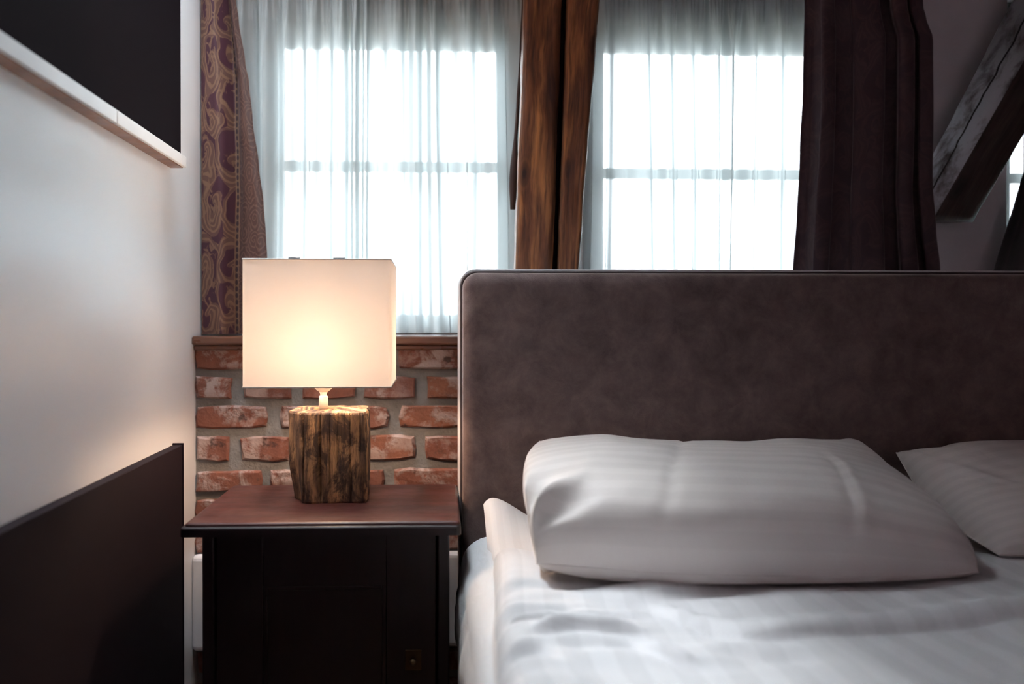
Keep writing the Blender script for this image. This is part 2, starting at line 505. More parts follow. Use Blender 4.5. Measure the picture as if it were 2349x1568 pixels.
MAHOG = polished('dark_mahogany', (0.035, 0.010, 0.009), (0.110, 0.034, 0.028), 0.40, coat=0.15)
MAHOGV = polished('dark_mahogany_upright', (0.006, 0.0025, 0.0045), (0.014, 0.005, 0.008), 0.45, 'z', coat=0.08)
DARKP = plain('dark_laminate', (0.013, 0.006, 0.010), 0.8, Specular_IOR_Level=0.2)
ROSE = plain('rose_room_paint', (0.34, 0.265, 0.275), 0.8)

DARKB = plain('dark_board', (0.0065, 0.0028, 0.0050), 0.9, Specular_IOR_Level=0.06)
LEDGEW = polished('ledge_underside_wood', (0.16, 0.06, 0.03), (0.30, 0.12, 0.055), 0.4)
painted_lit_side(BRACE)
OAK = weathered()
VELVET = velvet()
PIPING = plain('piping_velvet', (0.075, 0.052, 0.052), 0.75)
PALE = plain('pale_backing_fabric', (0.66, 0.64, 0.65), 0.8)
PILLOWC = linen('pillow_satin_stripe', (0.75, 0.695, 0.665), 0.034, 0.5, 1, 0.95)
DUVETC = linen('duvet_satin_stripe', (0.74, 0.74, 0.755), 0.060, 0.5, 0, 0.92)
SHEETC = linen('sheet_cotton', (0.72, 0.70, 0.695), 0.060, 0.5, 0, 0.96)
MATTC = linen('fitted_sheet_cotton', (0.70, 0.72, 0.74), 0.5, 0.5, 0, 1.0)
SHEER, GLASS = sheer(), glass()
DAMASK = damask('scroll_damask', (0.046, 0.008, 0.019), (0.175, 0.094, 0.056), (0.150, 0.078, 0.056), (0.085, 0.037, 0.031), 0.155, 0.12)
DRAPE = damask('dark_damask', (0.066, 0.034, 0.044), (0.094, 0.052, 0.056), (0.090, 0.050, 0.056), (0.068, 0.036, 0.045), 3.0, 1.0)
SHADE = shade_mat()
CERAM = plain('white_lamp_fitting', (0.80, 0.76, 0.70), 0.35)
BULB = emissive('warm_bulb', (1.0, 0.67, 0.44), 165.0)
STEEL = plain('dark_wire', (0.05, 0.045, 0.045), 0.4, Metallic=0.8)
BRASS = plain('aged_brass', (0.10, 0.065, 0.035), 0.4, Metallic=0.9)
LEATHER = plain('dark_brown_strap', (0.05, 0.022, 0.018), 0.6)
FLOORW = polished('floor_boards', (0.10, 0.05, 0.03), (0.22, 0.12, 0.07), 0.4)
BASE = plain('dark_bed_fabric', (0.035, 0.026, 0.028), 0.85)

# ------------------------------------------------------------------ room shell
XL = at(446, 900, y=1.98).x           # left wall plane
ZS = 0.980                            # sill top
YB, YU = 1.98, 2.14                   # brick face, plaster face above the sill
XR, YBACK, ZC = 3.2, -2.4, 2.20
struct(box('floor', (XL-0.2, YBACK-0.1, -0.1), (XR+0.1, 2.5, 0.0), FLOORW))
SK = (-0.55, -0.22, 1.16, 1.86); RT = 0.30       # unseen roof window added to light the bed; deep shaft narrows the beam
bm = bmesh.new()
bm_box((XL-0.2, YBACK-0.1, ZC), (SK[0], 2.5, ZC+RT), 0, 1, bm); bm_box((SK[1], YBACK-0.1, ZC), (XR+0.1, 2.5, ZC+RT), 0, 1, bm)
bm_box((SK[0], YBACK-0.1, ZC), (SK[1], SK[2], ZC+RT), 0, 1, bm); bm_box((SK[0], SK[3], ZC), (SK[1], 2.5, ZC+RT), 0, 1, bm)
struct(from_bm('ceiling', bm, ROSE))
w5 = struct(box('window_5', (SK[0], SK[2], ZC+RT-0.07), (SK[0]+0.03, SK[3], ZC+RT-0.01), WHITE))  # added unseen roof window, lights the bed
box('frame_stile', (SK[1]-0.03, SK[2], ZC+RT-0.07), (SK[1], SK[3], ZC+RT-0.01), WHITE, w5)
for yy in (SK[2], SK[3]-0.03): box('frame_rail', (SK[0]+0.03, yy, ZC+RT-0.07), (SK[1]-0.03, yy+0.03, ZC+RT-0.01), WHITE, w5)
box('pane', (SK[0]+0.02, SK[2]+0.02, ZC+RT-0.04), (SK[1]-0.02, SK[3]-0.02, ZC+RT-0.036), GLASS, w5)
struct(box('wall_left', (XL-0.12, YBACK, 0), (XL, 2.5, ZC), WALL))
struct(box('wall_right', (XR, YBACK, 0), (XR+0.1, 2.5, ZC), ROSE))
RW = (-0.30, 2.00, 0.85, 2.05)         # unseen rear window added as fill light behind the camera
bm = bmesh.new()
bm_box((XL-0.1, YBACK-0.1, 0), (RW[0], YBACK, ZC), 0, 1, bm); bm_box((RW[1], YBACK-0.1, 0), (XR+0.1, YBACK, ZC), 0, 1, bm)
bm_box((RW[0], YBACK-0.1, 0), (RW[1], YBACK, RW[2]), 0, 1, bm); bm_box((RW[0], YBACK-0.1, RW[3]), (RW[1], YBACK, ZC), 0, 1, bm)
struct(from_bm('wall_rear', bm, ROSE))
w4 = struct(box('window_4', (RW[0], YBACK-0.08, RW[2]), (RW[1], YBACK-0.03, RW[2]+0.05), WHITE))  # added unseen rear window, gives fill light
box('frame_rail', (RW[0], YBACK-0.08, RW[3]-0.05), (RW[1], YBACK-0.03, RW[3]), WHITE, w4)
for xx in (RW[0], (RW[0]+RW[1])/2-0.025, RW[1]-0.05): box('frame_stile', (xx, YBACK-0.08, RW[2]+0.05), (xx+0.05, YBACK-0.03, RW[3]-0.05), WHITE, w4)
box('pane', (RW[0], YBACK-0.057, RW[2]+0.04), (RW[1], YBACK-0.053, RW[3]-0.04), GLASS, w4)
grid('added_tint_blind', lambda u, v: (lerp(RW[0]-0.02, RW[1]+0.02, u), YBACK+0.02, lerp(RW[2]-0.05, RW[3]+0.03, v)), 4, 4, BLINDM, w4)  # added blind, dims and warms the light from the rear opening

# window wall: masonry below the sill, piers between the windows, header above
ZT = 1.90
WIN = [(at(612, 200, y=2.2).x, at(1178, 200, y=2.2).x), (at(1345, 200, y=2.2).x, at(1935, 200, y=2.2).x), (at(2275, 200, y=2.2).x, at(2275, 200, y=2.2).x+0.62)]
bm = bmesh.new()
xs = [XL-0.12] + [c for w in WIN for c in w] + [XR+0.1]
for a, b in zip(xs[0::2], xs[1::2]): bm_box((a, YU, ZS-0.02), (b, 2.36, ZT), 0, 1, bm)
bm_box((XL-0.12, YU, ZT), (XR+0.1, 2.36, ZC), 0, 1, bm)
wb = struct(from_bm('wall_back', bm, PIER))
lower = box('mortar_backing', (XL-0.12, YB+0.011, 0.0), (XR+0.1, 2.36, ZS-0.03), MORTAR, wb)

# bricks, one by one
def brick_mesh(w, h, k):
    rnd = random.Random(k)
    b = bmesh.new()
    out = []
    nl, nh = max(3, int(w/0.035)), 2
    for i in range(nl): out.append((-w/2+w*i/nl, -h/2))
    for i in range(nh): out.append((w/2, -h/2+h*i/nh))
    for i in range(nl): out.append((w/2-w*i/nl, h/2))
    for i in range(nh): out.append((-w/2, h/2-h*i/nh))
    rings = [[], [], []]
    for x, z_ in out:
        cx_ = abs(abs(x)-w/2) < 1e-6 and abs(abs(z_)-h/2) < 1e-6
        k_ = 0.93 if cx_ else 1.0
        x1, z1_ = x*(0.975 if cx_ else 1)+rnd.uniform(-0.0032, 0.0032), z_*(0.92 if cx_ else 1)+rnd.uniform(-0.003, 0.0025)
        ch = rnd.uniform(0.003, 0.008)
        rings[0].append(b.verts.new((x1, 0.05, z1_)))
        rings[1].append(b.verts.new((x1, ch, z1_)))
        rings[2].append(b.verts.new((x1-math.copysign(min(ch, w*0.1), x)*(1 if abs(abs(x)-w/2) < 0.01 else 0.0), rnd.uniform(-0.0012, 0.0012), z1_-math.copysign(ch*0.8, z_)*(1 if abs(abs(z_)-h/2) < 1e-6 else 0))))
    nn = len(out)
    for p_, q_ in ((0, 1), (1, 2)):
        for i in range(nn): b.faces.new((rings[p_][i], rings[p_][(i+1) % nn], rings[q_][(i+1) % nn], rings[q_][i]))
    b.faces.new(rings[2])
    me = bpy.data.meshes.new('brick'); bmesh.ops.recalc_face_normals(b, faces=b.faces[:]); b.to_mesh(me); b.free()
    me.materials.append(BRICK)
    me.polygons.foreach_set('use_smooth', [False]*len(me.polygons))
    return me
def bx(px): return at(px, 900, y=YB).x
ROWS = [
    (0.899, 0.955, [(430, 592), (615, 886), (910, 1160)]),
    (0.827, 0.882, [(430, 531), (557, 668), (693, 815), (834, 955), (979, 1092)]),
    (0.755, 0.809, [(430, 613), (640, 891), (916, 1165)]),
    (0.675, 0.735, [(430, 526), (550, 664), (690, 815), (838, 953), (974, 1088)]),
    (0.603, 0.653, [(430, 601), (617, 881), (902, 1155)]),
]
z = 0.603
k = 0
while z > 0.08:
    z1 = z-0.020; z0 = z1-0.054
    ROWS.append((z0, z1, [(430, 530), (556, 670), (694, 815), (838, 955), (979, 1090)] if k % 2 == 0 else [(430, 608), (632, 888), (912, 1160)]))
    z = z0; k += 1
n = 0
for z0, z1, xs_ in ROWS:
    run = [(bx(a), bx(b)) for a, b in xs_]
    run[0] = (XL+0.002, run[0][1])
    step = run[-1][1]-run[-2][1]
    while run[-1][1] < 0.62: run.append((run[-1][0]+step, run[-1][1]+step))
    for a, b in run:
        me = brick_mesh(b-a, z1-z0, n)
        o = link('brick', me, None, wb)
        o.location = ((a+b)/2, YB-0.001+random.uniform(-0.003, 0.003), (z0+z1)/2+random.uniform(-0.0015, 0.0015))
        o.rotation_euler = (0, random.uniform(-0.012, 0.012), 0)
        n += 1

# sill, lintel, pale band low on the brickwork
struct(box('trim_1', (XL, 1.955, ZS-0.022), (XR, 2.2, ZS), SILLW, None, 0.005))
struct(box('trim_2', (XL, 1.972, ZS-0.034), (XR, YB+0.02, ZS-0.022), SILLW, None, 0.003))
struct(beam('trim_3', [[(XL, 2.125, 1.90), (XL, 2.16, 1.90), (XL, 2.16, 2.0), (XL, 2.125, 2.0)],
                       [(XR, 2.125, 1.90), (XR, 2.16, 1.90), (XR, 2.16, 2.0), (XR, 2.125, 2.0)]], POST))
struct(box('pale_wall_band', (XL, 1.948, 0.225), (0.30, 1.978, 0.455), PALE, None, 0.012, 3))  # pale band on the brick face behind the nightstand

# windows
def window(idx, x0, x1, zb, zt, bar_z, bar_h=0.026, top=0.14):
    y0, y1 = 2.185, 2.235
    fw = 0.045
    bm = bmesh.new()
    root = struct(box('window_%d' % idx, (x0, y1, zb), (x1, y1+0.02, zb+0.012), WHITE))
    for nm, lo, hi in (('frame_stile', (x0, y0, zb), (x0+fw, y1, zt)), ('frame_stile', (x1-fw, y0, zb), (x1, y1, zt)),
                       ('frame_rail', (x0+fw, y0, zb), (x1-fw, y1, zb+0.05)), ('frame_rail', (x0+fw, y0, zt-top), (x1-fw, y1, zt)),
                       ('glazing_bar', (x0+fw, y0+0.01, bar_z-bar_h/2), (x1-fw, y1-0.01, bar_z+bar_h/2))):
        box(nm, lo, hi, WHITE, root, 0.004)
    box('pane', (x0+fw-0.004, 2.208, zb+0.046), (x1-fw+0.004, 2.212, bar_z-bar_h/2+0.004), GLASS, root)
    box('pane', (x0+fw-0.004, 2.208, bar_z+bar_h/2-0.004), (x1-fw+0.004, 2.212, zt-top+0.004), GLASS, root)
    bm.free()
    return root
window(1, *WIN[0], ZS+0.004, ZT, at(880, 381, y=2.2).z)
window(2, *WIN[1], ZS+0.004, ZT, at(1600, 398, y=2.2).z)
window(3, *WIN[2], ZS+0.004, ZT, at(2340, 408, y=2.2).z)
# sill boards inside the reveals
for i, (a, b) in enumerate(WIN): struct(box('trim_%d' % (4+i), (a, 2.2, ZS-0.02), (b, 2.34, ZS+0.004), WHITE))

# ------------------------------------------------------------------ things on the left wall
pe = at(428, 395, x=XL+0.035)
LE = pe.y                                   # far end of the ledge
zl1, zl0 = at(0, 68, x=XL+0.035).z, at(0, 114, x=XL+0.035).z
ledge = thing('picture_ledge', 'narrow white ledge with brown underside along the left wall under the dark board', 'ledge', (XL, 0, zl0))
for a, b in ((-0.6, 1.41), (1.412, LE-0.035), (LE-0.0335, LE)):
    box('front_strip', (0.028, a, 0.001), (0.035, b, zl1-zl0), WHITE, ledge, 0.0015)
box('shelf_board', (0.0, -0.6, 0.0), (0.0275, LE-0.001, zl1-zl0-0.004), LEDGEW, ledge, 0.001)
tag(box('dark_wall_board', (XL+0.001, -0.6, zl1-0.003), (XL+0.026, at(415, 200, x=XL+0.026).y, 2.20), DARKB, None, 0.002),
    'large plain near-black board standing on the white ledge', 'board')
pz = at(420, 1020, x=XL+0.024).z
py_ = at(420, 1020, x=XL+0.024).y
pan = thing('dark_low_panel', 'plain dark brown low panel against the left wall beside the nightstand', 'panel', (XL+0.0005, 0, 0))
box('panel_board', (0, -0.6, 0.0), (0.022, py_, pz), DARKP, pan, 0.0015)
mesh('edge_strip', [(0, py_, 0), (0.024, py_, 0), (0.024, py_, pz+0.002), (0, py_, pz+0.002), (0, py_+0.003, 0), (0.024, py_+0.003, 0), (0.024, py_+0.003, pz+0.004), (0, py_+0.003, pz+0.004)],
     [(0, 1, 2, 3), (4, 7, 6, 5), (0, 4, 5, 1), (1, 5, 6, 2), (2, 6, 7, 3), (3, 7, 4, 0)], DARKP, pan)

# ------------------------------------------------------------------ timbers
post = thing('timber_post', 'brown timber post of two leaning halves split by a dark gap between the windows', 'post', (0, 0, 0))
def post_half(l0, l1, r0, r1, seed, ybk):
    """l/r: left and right edges at the picture top and at the headboard"""
    secs = []
    for zz in (0.0, 0.6, 1.15, 1.5, 1.8, 2.35):
        def xx(p0, p1):
            a = at(p0, 0, y=1.88); b = at(p1, 612, y=1.88)
            return b.x + (a.x-b.x)*(zz-b.z)/(a.z-b.z)
        a, b = xx(l0, l1), xx(r0, r1)
        secs.append([(a, 1.88, zz), (b, 1.88, zz), (b-0.004, ybk, zz), (a+0.004, ybk, zz)])
    return beam('post_half', secs, POST, post, 10, 0.0035, seed, 150, seed*0.47)
post_half(1204, 1182, 1291, 1268, 0.0, 1.962)
post_half(1302, 1280, 1376, 1332, 5.0, 1.962)
def pcx(px0, px1, zz):
    a, b = at(px0, 0, y=1.88), at(px1, 612, y=1.88)
    return b.x + (a.x-b.x)*(zz-b.z)/(a.z-b.z)
core = beam('gap_shade_strip', [[(pcx(1286, 1263, zz), 1.915, zz), (pcx(1307, 1285, zz), 1.915, zz), (pcx(1307, 1285, zz), 1.955, zz), (pcx(1286, 1263, zz), 1.955, zz)] for zz in (0.0, 2.19)], DARKP, post, 3, 0.0005, 3.0, 10)  # dark strip added as the shade between the two halves
core['label'] = 'added dark strip standing in for the shade in the gap'

def extrapolate(p, q, y0, y1):  # points at py=y0 and y1 on the pixel line p-q
    f = lambda yy: (p[0]+(q[0]-p[0])*(yy-p[1])/(q[1]-p[1]), yy)
    return f(y0), f(y1)
A = extrapolate((2312, 0), (2146, 324), 506, -420)
B = extrapolate((2349, 139), (2148, 488), 503, -420)
C = extrapolate((2349, 324), (2241, 509), 509, -420)
secs = []
for k_ in range(2):
    a, b, c = at(*A[k_], y=2.06), at(*B[k_], y=2.0), at(*C[k_], y=2.06)
    d = a + c - b
    secs.append([tuple(a), tuple(b), tuple(c), tuple(d)])
br = thing('diagonal_brace', 'dark diagonal timber brace rising to the upper right with a pale lit side', 'beam', (0, 0, 0))
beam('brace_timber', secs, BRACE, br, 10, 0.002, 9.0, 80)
bmc = [at(*extrapolate((2349, 21), (2142, 408), 470, -420)[i], y=2.079) for i in range(2)]
e0, e1 = at(2349, 501, y=2.02), at(2312, 623, y=2.02)
dx = (e0.x-e1.x)/(e0.z-e1.z)
xb = lambda zz: e1.x+dx*(zz-e1.z)
tag(beam('lower_brace', [[(xb(za), 2.0, za), (xb(zc)+0.13, 2.0, zc), (xb(zc)+0.13, 2.09, zc), (xb(za), 2.09, za)] for za, zc in ((ZS+0.002, ZS+0.002), (1.30, 1.45), (1.53, 1.86))], BRACE2, None, 6, 0.002, 13.0, 40),
    'near-black sloping timber in front of the rightmost sheer curtain, below the brace', 'beam')

# ------------------------------------------------------------------ curtains
def sheer_curtain(name, label, x0, x1, zb, zt, seed, yc=2.088, mean=0.062):
    """voile hanging in flat stretches with the slack gathered in narrow zig-zag folds between them"""
    rnd = random.Random(seed)
    wid = []
    while sum(wid) < (x1-x0): wid.append(rnd.uniform(0.45, 1.6)*mean)
    sc_ = (x1-x0)/sum(wid); wid = [w*sc_ for w in wid]
    n_ = len(wid)
    k0 = [sum(wid[:i]) for i in range(n_+1)]
    kk = [rnd.uniform(1.6, 4.0) for _ in wid]
    dep = [rnd.uniform(0.020, 0.034) for _ in wid]
    lean = [rnd.uniform(-0.018, 0.018) for _ in range(n_+1)]
    wob = [rnd.uniform(0, 9) for _ in wid]
    PER = 30
    def fn(u, v):
        s_ = u*n_; i = min(int(s_), n_-1); f = s_-i
        low = 1-v
        w = wid[i]
        open_ = sstep(0.0, 0.25, low)
        x = k0[i] + w*f
        a_ = dep[i]*(0.85+0.5*nz(wob[i], low*1.9, seed))*lerp(0.35, 1.0, open_)
        y = a_*math.tanh(kk[i]*math.sin(2*math.pi*f))/math.tanh(kk[i])
        x += 0.10*w*math.sin(4*math.pi*f)*open_
        ls = lerp(lean[i], lean[i+1], f)*low
        x += ls + 0.006*nz(x*7, low*2.0, seed)*low
        y += 0.0030*math.sin(x*2*math.pi/0.0125+seed)*(1-sstep(0.03, 0.20, low)) + 0.008*nz(x*4, low*1.4, seed+4)*low
        return (x0+x, yc+y, zb+(zt-zb)*v)
    o = grid(name, fn, n_*PER, 44, SHEER, None, lambda u, v: (u*(x1-x0)*1.8, v))
    return tag(o, label, 'curtain')
sx0, sx1 = at(520, 300, y=2.075).x, at(1215, 300, y=2.075).x
sheer_curtain('sheer_curtain', 'white sheer curtain over the window behind the glowing table lamp', sx0, sx1, ZS+0.006, 1.89, 3)
sx0, sx1 = at(1300, 300, y=2.075).x, at(1900, 300, y=2.075).x
sheer_curtain('sheer_curtain', 'white sheer curtain over the middle window between the timber post and dark drape', sx0, sx1, ZS+0.006, 1.89, 11)
sx0 = at(2266, 300, y=2.155).x
sheer_curtain('sheer_curtain', 'white sheer curtain at the far right behind the diagonal brace', sx0, sx0+0.6, ZS+0.006, 1.89, 23, 2.150, 0.07)

# patterned drape, left window
RE = [(0, 538), (50, 545), (150, 560), (190, 568), (280, 577), (380, 591), (470, 602), (540, 607), (590, 610), (765, 614)]
def drape_left(u, v):
    zz = lerp(1.93, ZS+0.004, v)
    py = 742 - (zz-1.01)/2.03*FPX
    xr = at(pw(RE, max(0, py)), 300, y=2.03).x
    xl = XL+0.004
    s = u
    xx = lerp(xl, xr, s)
    wv = 0.020*math.cos((s-0.30)*2*math.pi*1.35)*lerp(0.75, 1.0, v) + 0.004*math.sin(s*17+v*2)
    valley = -0.030*math.exp(-((s-lerp(0.78, 0.50, sstep(0, 0.9, v)))/0.10)**2)
    curl = 0.030*sstep(0.90, 1.0, s)
    yy = 2.022 - wv*0.6 - valley + curl + 0.003*nz(xx*9, zz*3, 2)
    return (xx, min(yy, 2.057), zz)
def drape_left_uv(u, v):
    zz = lerp(1.93, ZS+0.004, v)
    # cloth width stays constant: the border keeps its place on the fabric while the folds bunch it
    bpos = lerp(0.80, 0.50, sstep(0.0, 0.9, v))
    uu = 0.155 + (u-bpos)*lerp(0.20, 0.29, v)
    return (uu, zz)
tag(grid('patterned_drape', drape_left, 120, 120, DAMASK, None, drape_left_uv), 'burgundy and tan scroll-patterned drape hanging beside the left wall', 'curtain')

# dark drape, right window
L_ = [(0, 1853), (200, 1849), (350, 1843), (480, 1836), (618, 1828), (765, 1822)]
R_ = [(0, 2120), (30, 2128), (75, 2145), (300, 2147), (420, 2146), (520, 2154), (618, 2166), (765, 2176)]
def drape_right(u, v):
    zz = lerp(1.95, ZS+0.004, v)
    py = max(0, 742 - (zz-1.01)/2.0*FPX)
    xl = at(pw(L_, py), 300, y=2.0).x; xr = at(pw(R_, py), 300, y=2.0).x
    s = u
    ph = 2*math.pi*(s*4.6+0.42*math.sin(s*6+0.6)+0.42)
    a = 0.027*(0.70+0.30*math.sin(s*9+2))
    if s < 0.13: a *= 0.35+0.65*(s/0.13)
    xx = lerp(xl, xr, s) + 0.012*math.sin(2*ph)*(1 if 0.12 < s < 0.95 else 0.0) + 0.006*nz(s*6, zz*2.5, 8)*sstep(0, 0.1, s)*(1-sstep(0.9, 1, s))
    yy = 2.0 + a*math.cos(ph) + 0.025*sstep(0.06, 0.0, s) + 0.025*sstep(0.94, 1.0, s) + 0.004*nz(s*9, zz*5, 5)
    return (xx, yy, zz)
tag(grid('dark_drape', drape_right, 220, 60, DRAPE, None, lambda u, v: (u*0.9, v*0.97)), 'dark plum brown drape in heavy folds between the window and the diagonal brace', 'curtain')

# hanging strap beside the post
sp_ = []
for t in [i/24 for i in range(25)]:
    py = -80 + t*560
    px = pw([(-80, 1204), (0, 1201), (120, 1196), (240, 1188), (350, 1181), (430, 1177), (480, 1177)], py)
    sp_.append((at(px, py, y=1.995)))
st = tube('tieback_strap', sp_, lambda t: 0.0045 if t < 0.72 else 0.0045+0.0065*math.sin(min(1, (t-0.72)/0.26)*math.pi*0.85), LEATHER, None, 10)
tag(st, 'thin dark strap with a thicker end hanging beside the timber post', 'strap')

# rods carrying the curtains, above the picture
for a, b, yy, zz, nm, lb in ((XL+0.005, at(1200, 0, y=2.03).x, 2.045, 1.935, 'curtain_rod', 'dark rod carrying the scroll-patterned drape'),
                             (at(1800, 0, y=2.0).x, at(2180, 0, y=2.0).x, 2.0, 1.955, 'curtain_rod', 'dark rod carrying the plum brown drape')):
    tag(tube(nm, [(a, yy, zz), ((a+b)/2, yy, zz), (b, yy, zz)], 0.009, STEEL), lb, 'rod')

# ------------------------------------------------------------------ bed
HBX, HBY, HBZ = at(1062, 900, y=1.68).x, 1.68, at(1300, 618, y=1.685).z
HBW = 1.78
bed = thing('bed', 'double bed with a tall grey-brown velvet headboard beside the nightstand', 'bed', (HBX, HBY, 0))
def headboard_panel(x0, x1, z0, z1, y0, y1, rc, re):
    b = bm_box((x0, y0, z0), (x1, y1, z1))
    es = [e for e in b.edges if abs(e.verts[0].co.y-e.verts[1].co.y) > 0.01 and e.verts[0].co.z > (z0+z1)/2]
    bmesh.ops.bevel(b, geom=es, offset=rc, segments=8, affect='EDGES', profile=0.5)
    b.faces.ensure_lookup_table()
    fr = min(b.faces, key=lambda f: f.calc_center_median().y)
    bmesh.ops.bevel(b, geom=list(fr.edges), offset=re, segments=7, affect='EDGES', profile=0.6)
    return b
o = from_bm('headboard', headboard_panel(0, HBW, 0.06, HBZ-0.006, 0.0, 0.040, 0.032, 0.030), VELVET, bed)
for p in o.data.polygons: p.use_smooth = len(p.vertices) == 4
hb2 = from_bm('headboard_back', headboard_panel(-0.006, HBW+0.006, 0.06, HBZ+0.003, 0.041, 0.150, 0.034, 0.004), PALE, bed)
hb2['label'] = 'pale backing fabric'
def pipe_path(x0, x1, z0, z1, rc, y):
    p = [(x0, y, z0+(z1-rc-z0)*i/10) for i in range(10)]
    for i in range(9):
        a = math.pi - math.pi/2*i/8
        p.append((x0+rc+rc*math.cos(a), y, z1-rc+rc*math.sin(a)))
    p += [(lerp(x0+rc, x1-rc, i/30), y, z1) for i in range(1, 30)]
    for i in range(9):
        a = math.pi/2 - math.pi/2*i/8
        p.append((x1-rc+rc*math.cos(a), y, z1-rc+rc*math.sin(a)))
    p += [(x1, y, z1-rc-(z1-rc-z0)*i/10) for i in range(1, 11)]
    return p
tube('piping', pipe_path(-0.001, HBW+0.001, 0.1, HBZ-0.005, 0.030, 0.036), 0.0036, PIPING, bed, 8)
box('bed_base', (0.02, -2.02, 0.08), (HBW-0.02, 0.0, 0.36), BASE, bed, 0.02, 3)
for fx, fy in ((0.1, -0.1), (HBW-0.1, -0.1), (0.1, -1.9), (HBW-0.1, -1.9)):
    box('leg', (fx-0.03, fy-0.03, 0), (fx+0.03, fy+0.03, 0.085), MAHOGV, bed, 0.004)

# mattress in its fitted sheet
MX0, MX1, MY0, MY1, MZ0, MZ1 = 0.060, HBX+HBW-0.02, -0.34, 1.674, 0.362, 0.580
def mattress(u, v):
    # u around the plan outline, v from bottom edge up the side, over the edge and into the top
    cx, cy = (MX0+MX1)/2, (MY0+MY1)/2
    hx, hy, rc = (MX1-MX0)/2, (MY1-MY0)/2, 0.07
    P = 4*(hx+hy)
    s = u*P
    def edge(s):
        for L, ax, d, o_ in ((2*hy, (-1, 0), (0, 1), (-hx, -hy)), (2*hx, (0, 1), (1, 0), (-hx, hy)), (2*hy, (1, 0), (0, -1), (hx, hy)), (2*hx, (0, -1), (-1, 0), (hx, -hy))):
            if s <= L+1e-9: return o_[0]+d[0]*s, o_[1]+d[1]*s
            s -= L
        return -hx, -hy
    x, y = edge(s)
    qx, qy = max(-hx+rc, min(hx-rc, x)), max(-hy+rc, min(hy-rc, y))
    dx_, dy_ = x-qx, y-qy
    dl = math.hypot(dx_, dy_)
    nx, ny = (dx_/dl, dy_/dl)
    if v < 0.6:
        t = v/0.6; r = rc; zz = lerp(MZ0, MZ1-0.055, t)
        bulge = 0.010*math.sin(t*math.pi)
        wr = 0.0085*(nz(x*3+7, y*20+zz*12, zz*5)+0.6*nz(x*3, y*44-zz*30, zz*9))
        r += bulge + wr*sstep(0, 0.3, t)
        px_, py_2 = qx+nx*r, qy+ny*r
    elif v < 0.85:
        a = (v-0.6)/0.25*math.pi/2
        r = rc-0.055+0.055*math.cos(a); zz = MZ1-0.055+0.055*math.sin(a)
        zz += 0.003*nz(x*9, y*18, 3)
        px_, py_2 = qx+nx*r, qy+ny*r
    else:
        t = (v-0.85)/0.15
        k2 = 1-t
        px_, py_2 = qx*k2+nx*(rc-0.055)*k2, qy*k2+ny*(rc-0.055)*k2; zz = MZ1
    return (min(cx+px_, 9), min(cy+py_2, MY1), zz)
tag(grid('mattress', mattress, 420, 40, MATTC, None, lambda u, v: (u*7, v), True), 'thick mattress in a pale blue-white fitted sheet on the bed', 'mattress')

# flat sheet over the mattress
ZB = 0.605
def soft(x, y):
    return 0.0075*nz(x*5.0, y*6.0, 1.3) + 0.0022*nz(x*11+y*5, y*16-x*3, 4.1) + 0.0045*nz(x*4+y*6, y*9-x*5, 7.7)
EDGE = [(at(px, py, z=ZB+0.02).x, at(px, py, z=ZB+0.02).y) for px, py in ((1560, 1400), (1640, 1430), (1730, 1446), (1840, 1446), (1988, 1430), (2210, 1412), (2349, 1400))]
xe0 = at(1410, 1343, z=ZB+0.02)
EDGE = [(0.0, 1.47), (0.13, 1.47), (0.19, 1.36), (xe0.x-0.035, xe0.y+0.055), (xe0.x, xe0.y)] + EDGE + [(2.2, EDGE[-1][1]+0.05)]
_ex = [p[0] for p in EDGE]
def edge_y(x):
    for i in range(len(EDGE)-1):
        if x <= EDGE[i+1][0] or i == len(EDGE)-2:
            g = lambda k: EDGE[max(0, min(len(EDGE)-1, k))]
            t = (x-EDGE[i][0])/(EDGE[i+1][0]-EDGE[i][0])
            def m_(k):
                a, b = g(k-1), g(k+1)
                return (b[1]-a[1])/max(1e-6, b[0]-a[0])
            h = EDGE[i+1][0]-EDGE[i][0]
            return (2*t**3-3*t*t+1)*EDGE[i][1]+(t**3-2*t*t+t)*h*m_(i)+(-2*t**3+3*t*t)*EDGE[i+1][1]+(t**3-t*t)*h*m_(i+1)
SX0 = lambda y: lerp(at(1124, 1568, z=ZB).x, at(1114, 1250, z=ZB).x, sstep(0.85, 1.55, y)) + 0.012
def sheet(u, v):
    y = lerp(0.75, 1.664, v)
    x0 = SX0(y)-0.004
    x = lerp(x0, MX1+0.01, u**1.4)
    zz = ZB-0.006 + soft(x, y)*0.8
    e = (x-x0)
    zz -= 0.022*math.exp(-e/0.012)
    zz -= 0.008*sstep(1.475, 1.42, y)
    # turned-up corner by the headboard
    cf = sstep(1.50, 1.66, y)*(1-sstep(0.00, 0.13, e))
    zz += 0.058*cf
    return (x, y, zz)
tag(grid('flat_sheet', sheet, 150, 90, SHEETC, None, lambda u, v: (u*1.75, v*0.95)), 'white cotton sheet under the pillows with one corner standing up at the headboard', 'sheet')

